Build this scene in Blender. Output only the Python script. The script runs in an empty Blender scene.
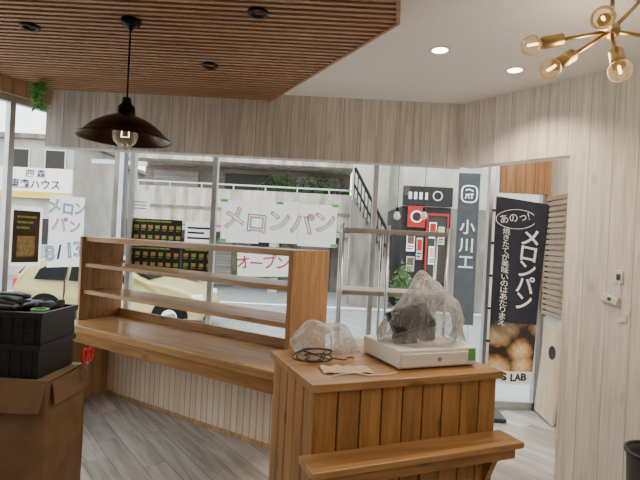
import bpy, bmesh, math, random
from mathutils import Vector, Matrix, noise
random.seed(4)
S = bpy.context.scene
COL = S.collection
R = math.radians
PHI = R(2.9); F = 480.0; H = 1.5
CEIL = 2.645; HEAD = 2.14; DB = 3.84; YG = 4.55; GR = -0.6

def P(u, v, Y):
    du, dv = u-320, v-240
    a = du*math.cos(PHI)+dv*math.sin(PHI); b = -du*math.sin(PHI)+dv*math.cos(PHI)
    return Vector((a/F*Y, Y, H-b/F*Y))
def PZ(u, v, z):
    p = P(u, v, 1.0); t = (z-H)/(p.z-H)
    return P(u, v, t)
def ray_line(u, v, p0, d):
    """the point of the vertical plane through p0 (2D) along d seen at pixel (u, v)"""
    r = P(u, v, 1.0); rx, ry = r.x, 1.0
    n = (-d[1], d[0]); t = (p0[0]*n[0]+p0[1]*n[1])/(rx*n[0]+ry*n[1])
    return P(u, v, t)

# ------------------------------------------------------------ materials
def new_mat(name):
    m = bpy.data.materials.new(name); m.use_nodes = True
    nt = m.node_tree; nt.nodes.clear()
    out = nt.nodes.new('ShaderNodeOutputMaterial')
    return m, nt, out
def N(nt, t, **kw):
    n = nt.nodes.new(t)
    for k, v in kw.items(): setattr(n, k, v)
    return n
def plain(name, col, rough=.5, metal=0, var=.08, scale=12, emit=0, bump=0, spec=.5, through=0, streak=None):
    m, nt, out = new_mat(name)
    b = N(nt, 'ShaderNodeBsdfPrincipled')
    tc = N(nt, 'ShaderNodeTexCoord'); nz = N(nt, 'ShaderNodeTexNoise')
    nz.inputs['Scale'].default_value = scale; nz.inputs['Detail'].default_value = 4
    vec = tc.outputs['Object']
    if streak:
        mp = N(nt, 'ShaderNodeMapping'); mp.inputs['Scale'].default_value = streak; nt.links.new(vec, mp.inputs[0]); vec = mp.outputs[0]
    nt.links.new(vec, nz.inputs['Vector'])
    cr = N(nt, 'ShaderNodeValToRGB')
    cr.color_ramp.elements[0].position = .3; cr.color_ramp.elements[1].position = .7
    cr.color_ramp.elements[0].color = [c*(1-var) for c in col]+[1]
    cr.color_ramp.elements[1].color = [min(1, c*(1+var)) for c in col]+[1]
    nt.links.new(nz.outputs['Fac'], cr.inputs['Fac'])
    nt.links.new(cr.outputs['Color'], b.inputs['Base Color'])
    b.inputs['Roughness'].default_value = rough; b.inputs['Metallic'].default_value = metal
    b.inputs['Specular IOR Level'].default_value = spec
    if emit:
        nt.links.new(cr.outputs['Color'], b.inputs['Emission Color']); b.inputs['Emission Strength'].default_value = emit
    if bump:
        bp = N(nt, 'ShaderNodeBump'); bp.inputs['Strength'].default_value = bump
        nt.links.new(nz.outputs['Fac'], bp.inputs['Height']); nt.links.new(bp.outputs['Normal'], b.inputs['Normal'])
    last = b.outputs['BSDF']
    if through:
        tr = N(nt, 'ShaderNodeBsdfTranslucent'); nt.links.new(cr.outputs['Color'], tr.inputs['Color'])
        mx = N(nt, 'ShaderNodeMixShader'); mx.inputs[0].default_value = through
        nt.links.new(last, mx.inputs[1]); nt.links.new(tr.outputs[0], mx.inputs[2]); last = mx.outputs[0]
    nt.links.new(last, out.inputs['Surface'])
    return m
def wood(name, dark, light, grain='X', plank=0, across='Y', seam=.004, rough=.5, pvar=.25, stretch=14, gs=2.0, rot=0, seamdark=.45, length=0, knots=0, spec=.35):
    """grain stretched along one object axis; optional planks laid side by side on the axis 'across'"""
    m, nt, out = new_mat(name); L = nt.links.new
    tc = N(nt, 'ShaderNodeTexCoord'); mp0 = N(nt, 'ShaderNodeMapping'); mp0.inputs['Rotation'].default_value = (0, 0, rot)
    L(tc.outputs['Object'], mp0.inputs['Vector'])
    sep = N(nt, 'ShaderNodeSeparateXYZ'); L(mp0.outputs['Vector'], sep.inputs[0])
    def M(op, a, b=None):
        n = N(nt, 'ShaderNodeMath', operation=op)
        for i, q in enumerate((a, b)):
            if q is None: continue
            if isinstance(q, (int, float)): n.inputs[i].default_value = q
            else: L(q, n.inputs[i])
        return n.outputs[0]
    sc = {'X': (1, stretch, stretch), 'Y': (stretch, 1, stretch), 'Z': (stretch, stretch, 1)}[grain]
    mp = N(nt, 'ShaderNodeMapping'); mp.inputs['Scale'].default_value = sc
    vec = mp0.outputs['Vector']
    rnd = None; val = None
    if plank:
        idx = M('FLOOR', M('DIVIDE', sep.outputs[across], plank)); fr = M('FRACT', M('DIVIDE', sep.outputs[across], plank))
        wn0 = N(nt, 'ShaderNodeTexWhiteNoise', noise_dimensions='1D'); L(idx, wn0.inputs['W'])
        edge = M('LESS_THAN', M('MINIMUM', fr, M('SUBTRACT', 1, fr)), seam/plank)
        key = idx
        if length:
            q = M('ADD', M('DIVIDE', sep.outputs[grain], length), M('MULTIPLY', wn0.outputs['Value'], 7.3))
            key = M('ADD', M('MULTIPLY', idx, 17.0), M('FLOOR', q)); f2 = M('FRACT', q)
            edge = M('MAXIMUM', edge, M('LESS_THAN', M('MINIMUM', f2, M('SUBTRACT', 1, f2)), seam*.7/length))
        wn = N(nt, 'ShaderNodeTexWhiteNoise', noise_dimensions='1D'); L(key, wn.inputs['W']); rnd = wn.outputs['Value']
        cb = N(nt, 'ShaderNodeCombineXYZ'); s3 = M('MULTIPLY', rnd, 31.0)
        for i in range(3): L(s3, cb.inputs[i])
        ad = N(nt, 'ShaderNodeVectorMath', operation='ADD'); L(vec, ad.inputs[0]); L(cb.outputs[0], ad.inputs[1]); vec = ad.outputs[0]
        val = M('MULTIPLY', M('ADD', M('MULTIPLY', rnd, pvar), 1-pvar/2), M('SUBTRACT', 1, M('MULTIPLY', edge, seamdark)))
    L(vec, mp.inputs['Vector'])
    n1 = N(nt, 'ShaderNodeTexNoise'); n1.inputs['Scale'].default_value = gs; n1.inputs['Detail'].default_value = 7; n1.inputs['Roughness'].default_value = .65
    n1.inputs['Distortion'].default_value = .6
    L(mp.outputs['Vector'], n1.inputs['Vector'])
    cr = N(nt, 'ShaderNodeValToRGB'); e = cr.color_ramp.elements
    e[0].position = .32; e[1].position = .68; e[0].color = list(dark)+[1]; e[1].color = list(light)+[1]
    L(n1.outputs['Fac'], cr.inputs['Fac'])
    colr = cr.outputs['Color']
    if knots:
        mk = N(nt, 'ShaderNodeMapping'); mk.inputs['Scale'].default_value = {'X': (2.6, 6, 6), 'Y': (6, 2.6, 6), 'Z': (6, 6, 2.6)}[grain]; L(vec, mk.inputs[0])
        vo = N(nt, 'ShaderNodeTexVoronoi'); vo.inputs['Scale'].default_value = 1.1; L(mk.outputs[0], vo.inputs['Vector'])
        kr = N(nt, 'ShaderNodeMapRange'); kr.inputs[1].default_value = .05; kr.inputs[2].default_value = .17; kr.inputs[3].default_value = 1-knots; kr.inputs[4].default_value = 1
        L(vo.outputs['Distance'], kr.inputs[0]); val = kr.outputs[0] if val is None else M('MULTIPLY', val, kr.outputs[0])
    b = N(nt, 'ShaderNodeBsdfPrincipled'); b.inputs['Roughness'].default_value = rough; b.inputs['Specular IOR Level'].default_value = spec
    if val is not None:
        mx = N(nt, 'ShaderNodeVectorMath', operation='SCALE'); L(colr, mx.inputs[0]); L(val, mx.inputs['Scale']); colr = mx.outputs[0]
    L(colr, b.inputs['Base Color'])
    bp = N(nt, 'ShaderNodeBump'); bp.inputs['Strength'].default_value = .06; L(n1.outputs['Fac'], bp.inputs['Height']); L(bp.outputs['Normal'], b.inputs['Normal'])
    L(b.outputs['BSDF'], out.inputs['Surface'])
    return m
def clearish(name, tint=(1, 1, 1), gloss=.08, rough=.02, milky=0, mcol=(.8, .8, .8), wrinkle=0, base=.5):
    m, nt, out = new_mat(name); L = nt.links.new
    t = N(nt, 'ShaderNodeBsdfTransparent'); t.inputs[0].default_value = list(tint)+[1]
    g = N(nt, 'ShaderNodeBsdfGlossy'); g.inputs['Roughness'].default_value = rough
    lw = N(nt, 'ShaderNodeLayerWeight'); lw.inputs['Blend'].default_value = .25
    mul = N(nt, 'ShaderNodeMath', operation='MULTIPLY'); mul.inputs[1].default_value = gloss*3; L(lw.outputs['Fresnel'], mul.inputs[0])
    mx = N(nt, 'ShaderNodeMixShader'); L(mul.outputs[0], mx.inputs[0]); L(t.outputs[0], mx.inputs[1]); L(g.outputs[0], mx.inputs[2])
    last = mx.outputs[0]
    if milky:
        d = N(nt, 'ShaderNodeBsdfPrincipled'); d.inputs['Base Color'].default_value = list(mcol)+[1]; d.inputs['Roughness'].default_value = .22
        tl = N(nt, 'ShaderNodeBsdfTranslucent'); tl.inputs[0].default_value = list(mcol)+[1]
        dm = N(nt, 'ShaderNodeMixShader'); dm.inputs[0].default_value = .4; L(d.outputs[0], dm.inputs[1]); L(tl.outputs[0], dm.inputs[2])
        lw2 = N(nt, 'ShaderNodeLayerWeight'); lw2.inputs['Blend'].default_value = .45
        mr = N(nt, 'ShaderNodeMapRange'); mr.inputs[1].default_value = .1; mr.inputs[2].default_value = .9; mr.inputs[3].default_value = milky*base; mr.inputs[4].default_value = min(1, milky*1.9)
        L(lw2.outputs['Facing'], mr.inputs[0])
        m2 = N(nt, 'ShaderNodeMixShader'); L(mr.outputs[0], m2.inputs[0]); L(last, m2.inputs[1]); L(dm.outputs[0], m2.inputs[2]); last = m2.outputs[0]
        if wrinkle:
            tc = N(nt, 'ShaderNodeTexCoord'); nz = N(nt, 'ShaderNodeTexNoise'); nz.inputs['Scale'].default_value = 10; nz.inputs['Detail'].default_value = 3; nz.inputs['Distortion'].default_value = 2.6
            L(tc.outputs['Object'], nz.inputs['Vector']); bp = N(nt, 'ShaderNodeBump'); bp.inputs['Strength'].default_value = wrinkle; bp.inputs['Distance'].default_value = .03
            L(nz.outputs['Fac'], bp.inputs['Height'])
            for q in (d, g, lw2, tl): L(bp.outputs['Normal'], q.inputs['Normal'])
    L(last, out.inputs['Surface'])
    return m
def bread_photo(name, z0, z1, scale=5.0):
    """golden round loaves that sink into dark cloth towards the top of the print"""
    m, nt, out = new_mat(name); L = nt.links.new
    tc = N(nt, 'ShaderNodeTexCoord'); sp = N(nt, 'ShaderNodeSeparateXYZ'); L(tc.outputs['Object'], sp.inputs[0])
    cb = N(nt, 'ShaderNodeCombineXYZ'); L(sp.outputs['X'], cb.inputs[0]); L(sp.outputs['Z'], cb.inputs[1])
    vo = N(nt, 'ShaderNodeTexVoronoi'); vo.voronoi_dimensions = '2D'; vo.inputs['Scale'].default_value = scale; vo.inputs['Randomness'].default_value = .8; L(cb.outputs[0], vo.inputs['Vector'])
    nz = N(nt, 'ShaderNodeTexNoise'); nz.inputs['Scale'].default_value = 24; nz.inputs['Detail'].default_value = 5; L(tc.outputs['Object'], nz.inputs['Vector'])
    def M(op, a, b=None):
        n = N(nt, 'ShaderNodeMath', operation=op)
        for i, q in enumerate((a, b)):
            if q is None: continue
            if isinstance(q, (int, float)): n.inputs[i].default_value = q
            else: L(q, n.inputs[i])
        return n.outputs[0]
    f = M('ADD', vo.outputs['Distance'], M('MULTIPLY', M('SUBTRACT', nz.outputs['Fac'], .5), .22))
    cr = N(nt, 'ShaderNodeValToRGB'); el = cr.color_ramp.elements
    el[0].position = .08; el[0].color = (.80, .64, .38, 1); el[1].position = .60; el[1].color = (.04, .022, .014, 1)
    k = el.new(.32); k.color = (.62, .41, .18, 1); k = el.new(.47); k.color = (.33, .17, .055, 1); L(f, cr.inputs['Fac'])
    # crossed score lines on the crust
    mp = N(nt, 'ShaderNodeMapping'); mp.inputs['Rotation'].default_value = (0, R(40), 0); L(tc.outputs['Object'], mp.inputs[0]); s2 = N(nt, 'ShaderNodeSeparateXYZ'); L(mp.outputs[0], s2.inputs[0])
    ln = [M('ABSOLUTE', M('SUBTRACT', M('FRACT', M('MULTIPLY', s2.outputs[q], 19)), .5)) for q in (0, 2)]
    sc = N(nt, 'ShaderNodeVectorMath', operation='SCALE'); L(cr.outputs['Color'], sc.inputs[0]); L(M('SUBTRACT', 1, M('MULTIPLY', M('LESS_THAN', M('MINIMUM', ln[0], ln[1]), .06), .25)), sc.inputs['Scale'])
    fade = N(nt, 'ShaderNodeMapRange'); fade.inputs[1].default_value = z0+(z1-z0)*.40; fade.inputs[2].default_value = z1; fade.inputs[3].default_value = 1; fade.inputs[4].default_value = 0
    L(M('ADD', M('ADD', sp.outputs['Z'], M('MULTIPLY', sp.outputs['X'], -.18)), M('MULTIPLY', M('SUBTRACT', nz.outputs['Fac'], .5), .08)), fade.inputs[0])
    mx = N(nt, 'ShaderNodeMix', data_type='RGBA'); L(fade.outputs[0], mx.inputs[0]); mx.inputs[6].default_value = (.018, .02, .034, 1); L(sc.outputs[0], mx.inputs[7])
    b = N(nt, 'ShaderNodeBsdfPrincipled'); b.inputs['Roughness'].default_value = .8; L(mx.outputs[2], b.inputs['Base Color']); L(b.outputs[0], out.inputs['Surface'])
    return m
def brick(name, c1, c2, mortar):
    m, nt, out = new_mat(name); L = nt.links.new
    tc = N(nt, 'ShaderNodeTexCoord'); sp = N(nt, 'ShaderNodeSeparateXYZ'); L(tc.outputs['Object'], sp.inputs[0])
    cb = N(nt, 'ShaderNodeCombineXYZ'); L(sp.outputs['X'], cb.inputs[0]); L(sp.outputs['Z'], cb.inputs[1])
    br = N(nt, 'ShaderNodeTexBrick'); br.inputs['Color1'].default_value = list(c1)+[1]; br.inputs['Color2'].default_value = list(c2)+[1]; br.inputs['Mortar'].default_value = list(mortar)+[1]
    br.inputs['Scale'].default_value = 3; L(cb.outputs[0], br.inputs['Vector'])
    b = N(nt, 'ShaderNodeBsdfPrincipled'); b.inputs['Roughness'].default_value = .85; L(br.outputs['Color'], b.inputs['Base Color']); L(b.outputs[0], out.inputs['Surface'])
    return m

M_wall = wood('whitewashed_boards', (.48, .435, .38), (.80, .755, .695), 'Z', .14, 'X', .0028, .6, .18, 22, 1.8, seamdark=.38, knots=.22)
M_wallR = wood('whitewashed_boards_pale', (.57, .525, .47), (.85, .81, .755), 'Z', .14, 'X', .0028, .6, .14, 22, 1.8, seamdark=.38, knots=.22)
M_low = wood('narrow_pine_boards', (.82, .655, .495), (.97, .84, .69), 'Z', .062, 'X', .004, .55, .10, 16, 1.6, seamdark=.45)
M_lowside = wood('orange_pine_boards', (.46, .29, .165), (.66, .45, .27), 'Z', .1, 'X', .003, .55, .12, 14, 1.6)
M_floor = wood('grey_plank_floor', (.33, .315, .295), (.60, .58, .555), 'Y', .15, 'X', .0025, .24, .35, 11, 1.4, rot=R(-38), length=1.1, spec=.5)
M_ceil = plain('white_ceiling_paper', (.86, .85, .825), .85, var=.02, scale=40, bump=.03)
M_slat = wood('ceiling_slat_wood', (.30, .165, .088), (.49, .295, .17), 'X', rough=.5, stretch=18)
M_slatback = plain('slat_backing', (.008, .005, .004), .9)
M_oak = wood('stained_pine', (.23, .108, .034), (.44, .235, .085), 'X', rough=.42, stretch=12, knots=.5)
M_oakz = wood('stained_pine_upright', (.23, .108, .034), (.44, .235, .085), 'Z', rough=.42, stretch=12, knots=.5)
M_oaklit = wood('stained_pine_lit_top', (.28, .138, .05), (.49, .28, .115), 'X', rough=.32, stretch=12, knots=.45)  # lighter copy of the stained pine: light on the tops put into the colour
M_board = wood('counter_board_wood', (.25, .118, .036), (.45, .24, .084), 'Z', .1022, 'X', .001, .5, .25, 12, 1.8, seamdark=.2, knots=.5)
M_boardside = wood('counter_side_board_wood', (.25, .118, .036), (.45, .24, .084), 'Z', .102, 'Y', .001, .5, .25, 12, 1.8, seamdark=.2, knots=.5)
M_groove = plain('dark_groove', (.05, .02, .008), .8)
M_header = wood('brown_header_boards', (.32, .17, .08), (.50, .29, .15), 'Z', .09, 'X', .004, .5, .2)
M_tan = wood('tan_leaning_board', (.62, .48, .34), (.78, .64, .48), 'Z', rough=.55)
M_louvre = wood('brown_louvre', (.34, .24, .16), (.52, .40, .29), 'Y', rough=.55)
M_rackboard = wood('tan_rack_board', (.30, .23, .16), (.47, .37, .27), 'X', rough=.5)
M_black = plain('black_metal', (.012, .011, .011), .32, .6)
M_bronze = plain('bronze_shade', (.060, .036, .022), .28, .75)
M_blackpl = plain('black_plastic', (.015, .015, .016), .45)
M_grey = plain('grey_rubber', (.07, .07, .07), .6)
M_regist = plain('grey_register_shell', (.10, .098, .095), .5)
M_brass = plain('brass', (.48, .32, .13), .35, 1)
M_steel = plain('steel', (.46, .45, .44), .28, 1)
M_alu = plain('aluminium_frame', (.50, .51, .52), .4, .6)
M_glass = clearish('window_glass', (.96, .98, .97), .05)
M_bulb = clearish('pale_bulb_glass', (1, .93, .80), .35, milky=.20, mcol=(1, .88, .68), base=.5)
M_clear = clearish('clear_bulb_glass', (.95, .95, .93), .3, milky=.22, mcol=(.85, .84, .80))
M_fil = plain('lit_filament', (1, .68, .34), emit=7)
M_frost = plain('frosted_bulb', (.75, .74, .70), .15, var=.02, emit=.25)
M_led = plain('lit_downlight', (1, .87, .66), emit=14, var=.01)
M_white = plain('white_plastic', (.76, .75, .72), .4, var=.02)
M_beige = plain('off_white_case', (.80, .78, .71), .4, var=.03)
M_carton = plain('brown_cardboard', (.20, .124, .072), .9, var=.15, scale=7, bump=.25, spec=.15)
M_cartin = plain('cardboard_edge', (.28, .185, .11), .9, var=.1, scale=20)
M_green = plain('green_tape', (.12, .42, .10), .5)
M_leaf = plain('leaf_green', (.08, .36, .05), .5, through=.3)
M_red = plain('red_plastic', (.62, .02, .02), .35)
M_paper = plain('white_paper', (.94, .94, .92), .8, var=.02, through=.8)
M_pink = plain('pink_ink', (.94, .36, .50), .8, through=.6)
M_redink = plain('soft_red_ink', (.86, .18, .24), .8, through=.5)
M_teal = plain('blue_green_ink', (.16, .50, .62), .8, through=.5)
M_purple = plain('violet_ink', (.42, .36, .76), .8, through=.4)
M_gink = plain('green_ink', (.38, .82, .32), .8, through=.6)
M_ink = plain('black_ink', (.02, .02, .02), .7)
M_bill = plain('black_poster', (.02, .025, .02), .5)
M_yel = plain('yellow_green_print', (.45, .58, .12), .7, var=.5, scale=60, through=.2)
M_band = plain('yellow_band', (.75, .52, .06), .7)
M_gold = plain('golden_print', (.60, .40, .16), .7, var=.35, scale=40)
M_warmprint = plain('brown_print', (.12, .065, .035), .8, var=.4, scale=9)
M_cloth = plain('navy_flag_cloth', (.018, .020, .034), .8)
M_wprint = plain('white_print', (.90, .88, .84), .8, var=.02)
M_faint = plain('faint_white_print', (.64, .64, .63), .8, var=.05)
M_bag = clearish('grey_plastic_film', (.93, .93, .93), .50, .12, milky=.34, mcol=(.72, .71, .70), wrinkle=.9, base=.7)
M_bag2 = clearish('thin_grey_film', (.94, .94, .94), .50, .12, milky=.36, mcol=(.84, .83, .82), wrinkle=1.0, base=.75)
M_cable = plain('black_cable', (.02, .02, .02), .5)
M_screen = plain('dark_screen', (.02, .02, .022), .15)
M_asph = plain('asphalt', (.25, .25, .255), .95, var=.15, scale=3, spec=.2)
M_pave = plain('pavement', (.37, .365, .35), .95, var=.1, scale=4, spec=.2)
M_car = plain('cream_yellow_car_paint', (.43, .355, .145), .3, var=.02)
M_carglass = plain('car_glass', (.010, .011, .013), .8, spec=.1)
M_tyre = plain('tyre_rubber', (.010, .010, .010), .9, spec=.1)
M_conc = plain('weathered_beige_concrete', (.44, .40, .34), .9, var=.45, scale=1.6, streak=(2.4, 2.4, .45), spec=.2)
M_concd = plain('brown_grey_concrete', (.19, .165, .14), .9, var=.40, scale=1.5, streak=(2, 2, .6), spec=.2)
M_brick = brick('brown_brick', (.16, .11, .085), (.22, .15, .115), (.27, .24, .21))
M_shut = plain('grey_shutter', (.27, .245, .215), .7, var=.40, scale=2, streak=(.3, .3, 9), spec=.2)
M_house = plain('cream_render', (.45, .42, .365), .9, var=.20, scale=1, spec=.2)
M_dglass = plain('dark_glass', (.035, .03, .026), .35, spec=.2)
M_shop = plain('dark_facade', (.022, .018, .018), .6, spec=.2)
M_redw = plain('red_shop_panel', (.34, .020, .018), .6, spec=.2)
M_slate = plain('slate_sign', (.052, .055, .058), .55, spec=.25, var=.15)
M_blue = plain('dark_sign_ink', (.03, .04, .09), .8)
M_foil = plain('tree_leaf', (.06, .12, .035), .8, var=.4, scale=5)

# ------------------------------------------------------------ mesh helpers
def box(bm, x0, x1, y0, y1, z0, z1, M=None):
    T = Matrix.Translation(((x0+x1)/2, (y0+y1)/2, (z0+z1)/2)) @ Matrix.Diagonal((abs(x1-x0), abs(y1-y0), abs(z1-z0), 1))
    if M is not None: T = M @ T
    return bmesh.ops.create_cube(bm, size=1, matrix=T)
def sweep(bm, pts, r, seg=10, caps=True):
    pts = [Vector(p) for p in pts]; rings = []
    n = len(pts); rr = r if isinstance(r, (list, tuple)) else [r]*n
    up = None
    for i, p in enumerate(pts):
        d = (pts[min(i+1, n-1)]-pts[max(i-1, 0)]).normalized()
        if up is None: up = d.orthogonal().normalized()
        up = (up-d*up.dot(d)).normalized(); s = d.cross(up)
        rings.append([bm.verts.new(p+(up*math.cos(2*math.pi*k/seg)+s*math.sin(2*math.pi*k/seg))*rr[i]) for k in range(seg)])
    for a, b in zip(rings, rings[1:]):
        for k in range(seg): bm.faces.new((a[k], a[(k+1) % seg], b[(k+1) % seg], b[k]))
    if caps: bm.faces.new(rings[0][::-1]); bm.faces.new(rings[-1])
def lathe(bm, prof, seg=32, c=(0, 0, 0), M=None):
    c = Vector(c); rings = []
    for r, z in prof:
        ring = []
        for k in range(seg):
            a = 2*math.pi*k/seg; q = Vector((max(r, 1e-4)*math.cos(a), max(r, 1e-4)*math.sin(a), z))
            ring.append(bm.verts.new((M @ q if M is not None else q)+c))
        rings.append(ring)
    for a, b in zip(rings, rings[1:]):
        for k in range(seg): bm.faces.new((a[k], a[(k+1) % seg], b[(k+1) % seg], b[k]))
def sphere(bm, c, r, sub=3, sc=(1, 1, 1)):
    return bmesh.ops.create_icosphere(bm, subdivisions=sub, radius=r, matrix=Matrix.Translation(c) @ Matrix.Diagonal((*sc, 1)))
def prism(bm, pts, lift):
    """closed polygon (3D points) pushed along the vector lift"""
    lift = Vector(lift); a = [bm.verts.new(p) for p in pts]; b = [bm.verts.new(Vector(p)+lift) for p in pts]
    bm.faces.new(a[::-1]); bm.faces.new(b); n = len(a)
    for i in range(n): bm.faces.new((a[i], a[(i+1) % n], b[(i+1) % n], b[i]))
def crumpled(bm, cuts, amp, freq, seed):
    bmesh.ops.subdivide_edges(bm, edges=[e for e in bm.edges if e.calc_length() > .08], cuts=cuts, use_grid_fill=True)
    for v in bm.verts: v.co += noise.noise_vector(v.co*freq+Vector((seed, 0, 0)))*amp
    return bm
def leafage(bm, n, c, sd, l=.08):
    for i in range(n):
        d = Vector((random.gauss(c[0], sd[0]), random.gauss(c[1], sd[1]), random.gauss(c[2], sd[2]))); a = Vector((random.uniform(-1, 1), random.uniform(-1, 1), random.uniform(-1, 1))).normalized(); b_ = a.orthogonal().normalized()
        bm.faces.new([bm.verts.new(d+a*l), bm.verts.new(d+b_*l*.4), bm.verts.new(d-a*l), bm.verts.new(d-b_*l*.4)])
def obj(name, bm, mat, parent=None, smooth=False, bevel=0, loc=None, rz=0, seg=2):
    bmesh.ops.recalc_face_normals(bm, faces=bm.faces[:])
    me = bpy.data.meshes.new(name); bm.to_mesh(me); bm.free()
    me.materials.append(mat)
    if smooth:
        for p in me.polygons: p.use_smooth = True
    o = bpy.data.objects.new(name, me); COL.objects.link(o)
    if parent: o.parent = parent
    if loc is not None: o.location = loc
    o.rotation_euler = (0, 0, rz)
    if bevel:
        md = o.modifiers.new('bevel', 'BEVEL'); md.width = bevel; md.segments = seg; md.limit_method = 'ANGLE'
    return o
def thing(name, label, cat, loc=(0, 0, 0), rz=0, group=None):
    o = bpy.data.objects.new(name, None); COL.objects.link(o); o.location = loc; o.rotation_euler = (0, 0, rz)
    o.empty_display_size = .1
    o['label'] = label; o['category'] = cat
    if group: o['group'] = group
    return o
def tag(o, label, cat, group=None):
    o['label'] = label; o['category'] = cat
    if group: o['group'] = group
    return o
def struct(name, bm, mat, loc=None, rz=0, bevel=0, parent=None):
    o = obj(name, bm, mat, parent, bevel=bevel, loc=loc, rz=rz); o['kind'] = 'structure'; return o
def BM(): return bmesh.new()
def boxes(*bs):
    bm = BM()
    for b in bs: box(bm, *b)
    return bm
def lettering(name, s, size, mat, parent, loc, rot=(R(90), 0, 0), line=1.0, bold=.0, sx=1.0, outline=0):
    cu = bpy.data.curves.new(name, 'FONT'); cu.body = s; cu.size = size; cu.align_x = 'CENTER'; cu.align_y = 'CENTER'
    cu.space_line = line; cu.offset = bold
    if outline: cu.fill_mode = 'NONE'; cu.bevel_depth = outline; cu.bevel_resolution = 1; cu.resolution_u = 4
    else: cu.extrude = .0008
    t = bpy.data.objects.new(name, cu); COL.objects.link(t)
    bpy.context.view_layer.update()
    dg = bpy.context.evaluated_depsgraph_get()
    me = bpy.data.meshes.new_from_object(t.evaluated_get(dg)); bpy.data.objects.remove(t)
    me.materials.clear(); me.materials.append(mat)
    o = bpy.data.objects.new(name, me); COL.objects.link(o); o.parent = parent
    o.location = loc; o.rotation_euler = rot; o.scale = (sx, 1, 1)
    return o

# ------------------------------------------------------------ the room shell
nb = Vector((math.sin(R(28)), math.cos(R(28)), 0))
LW0 = Vector((-1.83, YG, 0))                    # left wall runs from here towards the viewer
def lwx(y): return LW0.x-(LW0.y-y)*nb.x/nb.y
RC = Vector((1.10, DB, 0)); RJ = Vector((1.61, 3.15, 0)); rd = (RJ-RC).normalized(); rang = math.atan2(rd.y, rd.x)
YB = -1.6
def rwx(y): return RC.x+(RC.y-y)*(-rd.x/rd.y)
XV = 2.13
poly = [(LW0.x-.02, YG+.05), (lwx(YB)-.05, YB), (rwx(YB)+.05, YB), (RJ.x+.06, RJ.y+.02), (XV+.05, 3.3), (XV+.05, YG+.05)]
bm = BM(); prism(bm, [(x, y, -.1) for x, y in poly], (0, 0, .1)); struct('floor', bm, M_floor)
bm = BM(); prism(bm, [(x, y, CEIL) for x, y in poly], (0, 0, .1)); ceiling = struct('ceiling', bm, M_ceil)
# slatted part of the ceiling
SA, SB, SC = (-.47, DB), (.327, 2.36), (.29, 2.1)
def slat_right(y):
    if y > SB[1]: t = (y-SB[1])/(SA[1]-SB[1]); return SB[0]+(SA[0]-SB[0])*t
    return SB[0]-.16*(SB[1]-y)
bm = BM(); y = DB-.04
while y > -.4:
    box(bm, lwx(y)+.02, slat_right(y), y-.0125, y+.0125, CEIL-.06, CEIL-.012); y -= .050
struct('slat_panel', bm, M_slat, parent=ceiling)
bm = BM(); prism(bm, [(lwx(DB)+.01, DB-.01, CEIL-.012), (lwx(-.4)+.01, -.4, CEIL-.012), (slat_right(-.4), -.4, CEIL-.012), (SB[0], SB[1], CEIL-.012), (SA[0], DB-.01, CEIL-.012)], (0, 0, .011))
struct('slat_backing', bm, M_slatback, parent=ceiling)
bm = BM()
for (a, b) in ((SA, SB), (SB, (slat_right(-.4), -.4))):
    d = Vector((b[0]-a[0], b[1]-a[1], 0)); T = Matrix.Translation((a[0], a[1], 0)) @ Matrix.Rotation(math.atan2(d.y, d.x), 4, 'Z')
    box(bm, 0, d.length, -.006, .012, CEIL-.066, CEIL, T)
struct('slat_edge', bm, M_slat, parent=ceiling)
# dropped front over the window
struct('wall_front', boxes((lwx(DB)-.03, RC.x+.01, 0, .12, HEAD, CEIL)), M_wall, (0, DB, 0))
# right wall with its opening
LJ = (RJ-RC).length
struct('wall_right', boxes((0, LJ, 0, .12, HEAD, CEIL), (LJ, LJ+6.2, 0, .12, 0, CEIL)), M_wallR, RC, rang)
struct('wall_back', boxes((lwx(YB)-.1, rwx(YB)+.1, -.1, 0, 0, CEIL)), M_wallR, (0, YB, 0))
# left wall: low wall and header around its window; solid further back
lang = math.atan2(-nb.y, -nb.x); LWL = (YG-YB)/nb.y
struct('wall_left', boxes((0, LWL, -.12, 0, 0, .60), (0, LWL, -.12, 0, 2.47, CEIL), (2.9, LWL, -.12, 0, .60, 2.47)), M_lowside, LW0, lang)
w = struct('window_1', boxes((.0, .05, -.09, -.03, .60, 2.47), (2.85, 2.9, -.09, -.03, .60, 2.47), (.05, 2.85, -.09, -.03, .60, .65), (.05, 2.85, -.09, -.03, 2.42, 2.47), (1.05, 1.09, -.09, -.03, .65, 2.42)), M_alu, LW0, lang)
struct('window_pane', boxes((.05, 2.85, -.066, -.06, .65, 2.42)), M_glass, parent=w)
# front glazing
posts = [LW0.x+.03, -1.02, .50, 1.60, XV-.03]
bs = [(p-.022, p+.022, -.03, .05, 0, CEIL) for p in posts]+[(LW0.x, XV, -.03, .05, 0, .07), (LW0.x, XV, -.03, .05, 2.5, CEIL)]
w = struct('window_2', boxes(*bs), M_alu, (0, YG, 0))
struct('window_pane', boxes((LW0.x, XV, .005, .012, .07, 2.5)), M_glass, parent=w)
# low boarded wall behind the display bench
LU = Vector((-1.843, 3.857, 0)); BZ = .71; LA = R(-32); BD = .53; BT = .055; SL = -.335
struct('wall_low', boxes((SL, 1.93, .45, .52, 0, BZ-BT-.001)), M_low, LU, LA)
struct('baseboard_low', boxes((SL, 1.93, .435, .45, 0, .03)), M_lowside, LU, LA)
# entrance beside the opening
struct('wall_entrance', boxes((0, YG-3.25, -.08, 0, 0, CEIL)), M_wallR, (XV, 3.25, 0), R(90))
struct('trim_1', boxes((1.66, XV, -.06, -.03, 2.03, CEIL)), M_header, (0, YG, 0))

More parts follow.
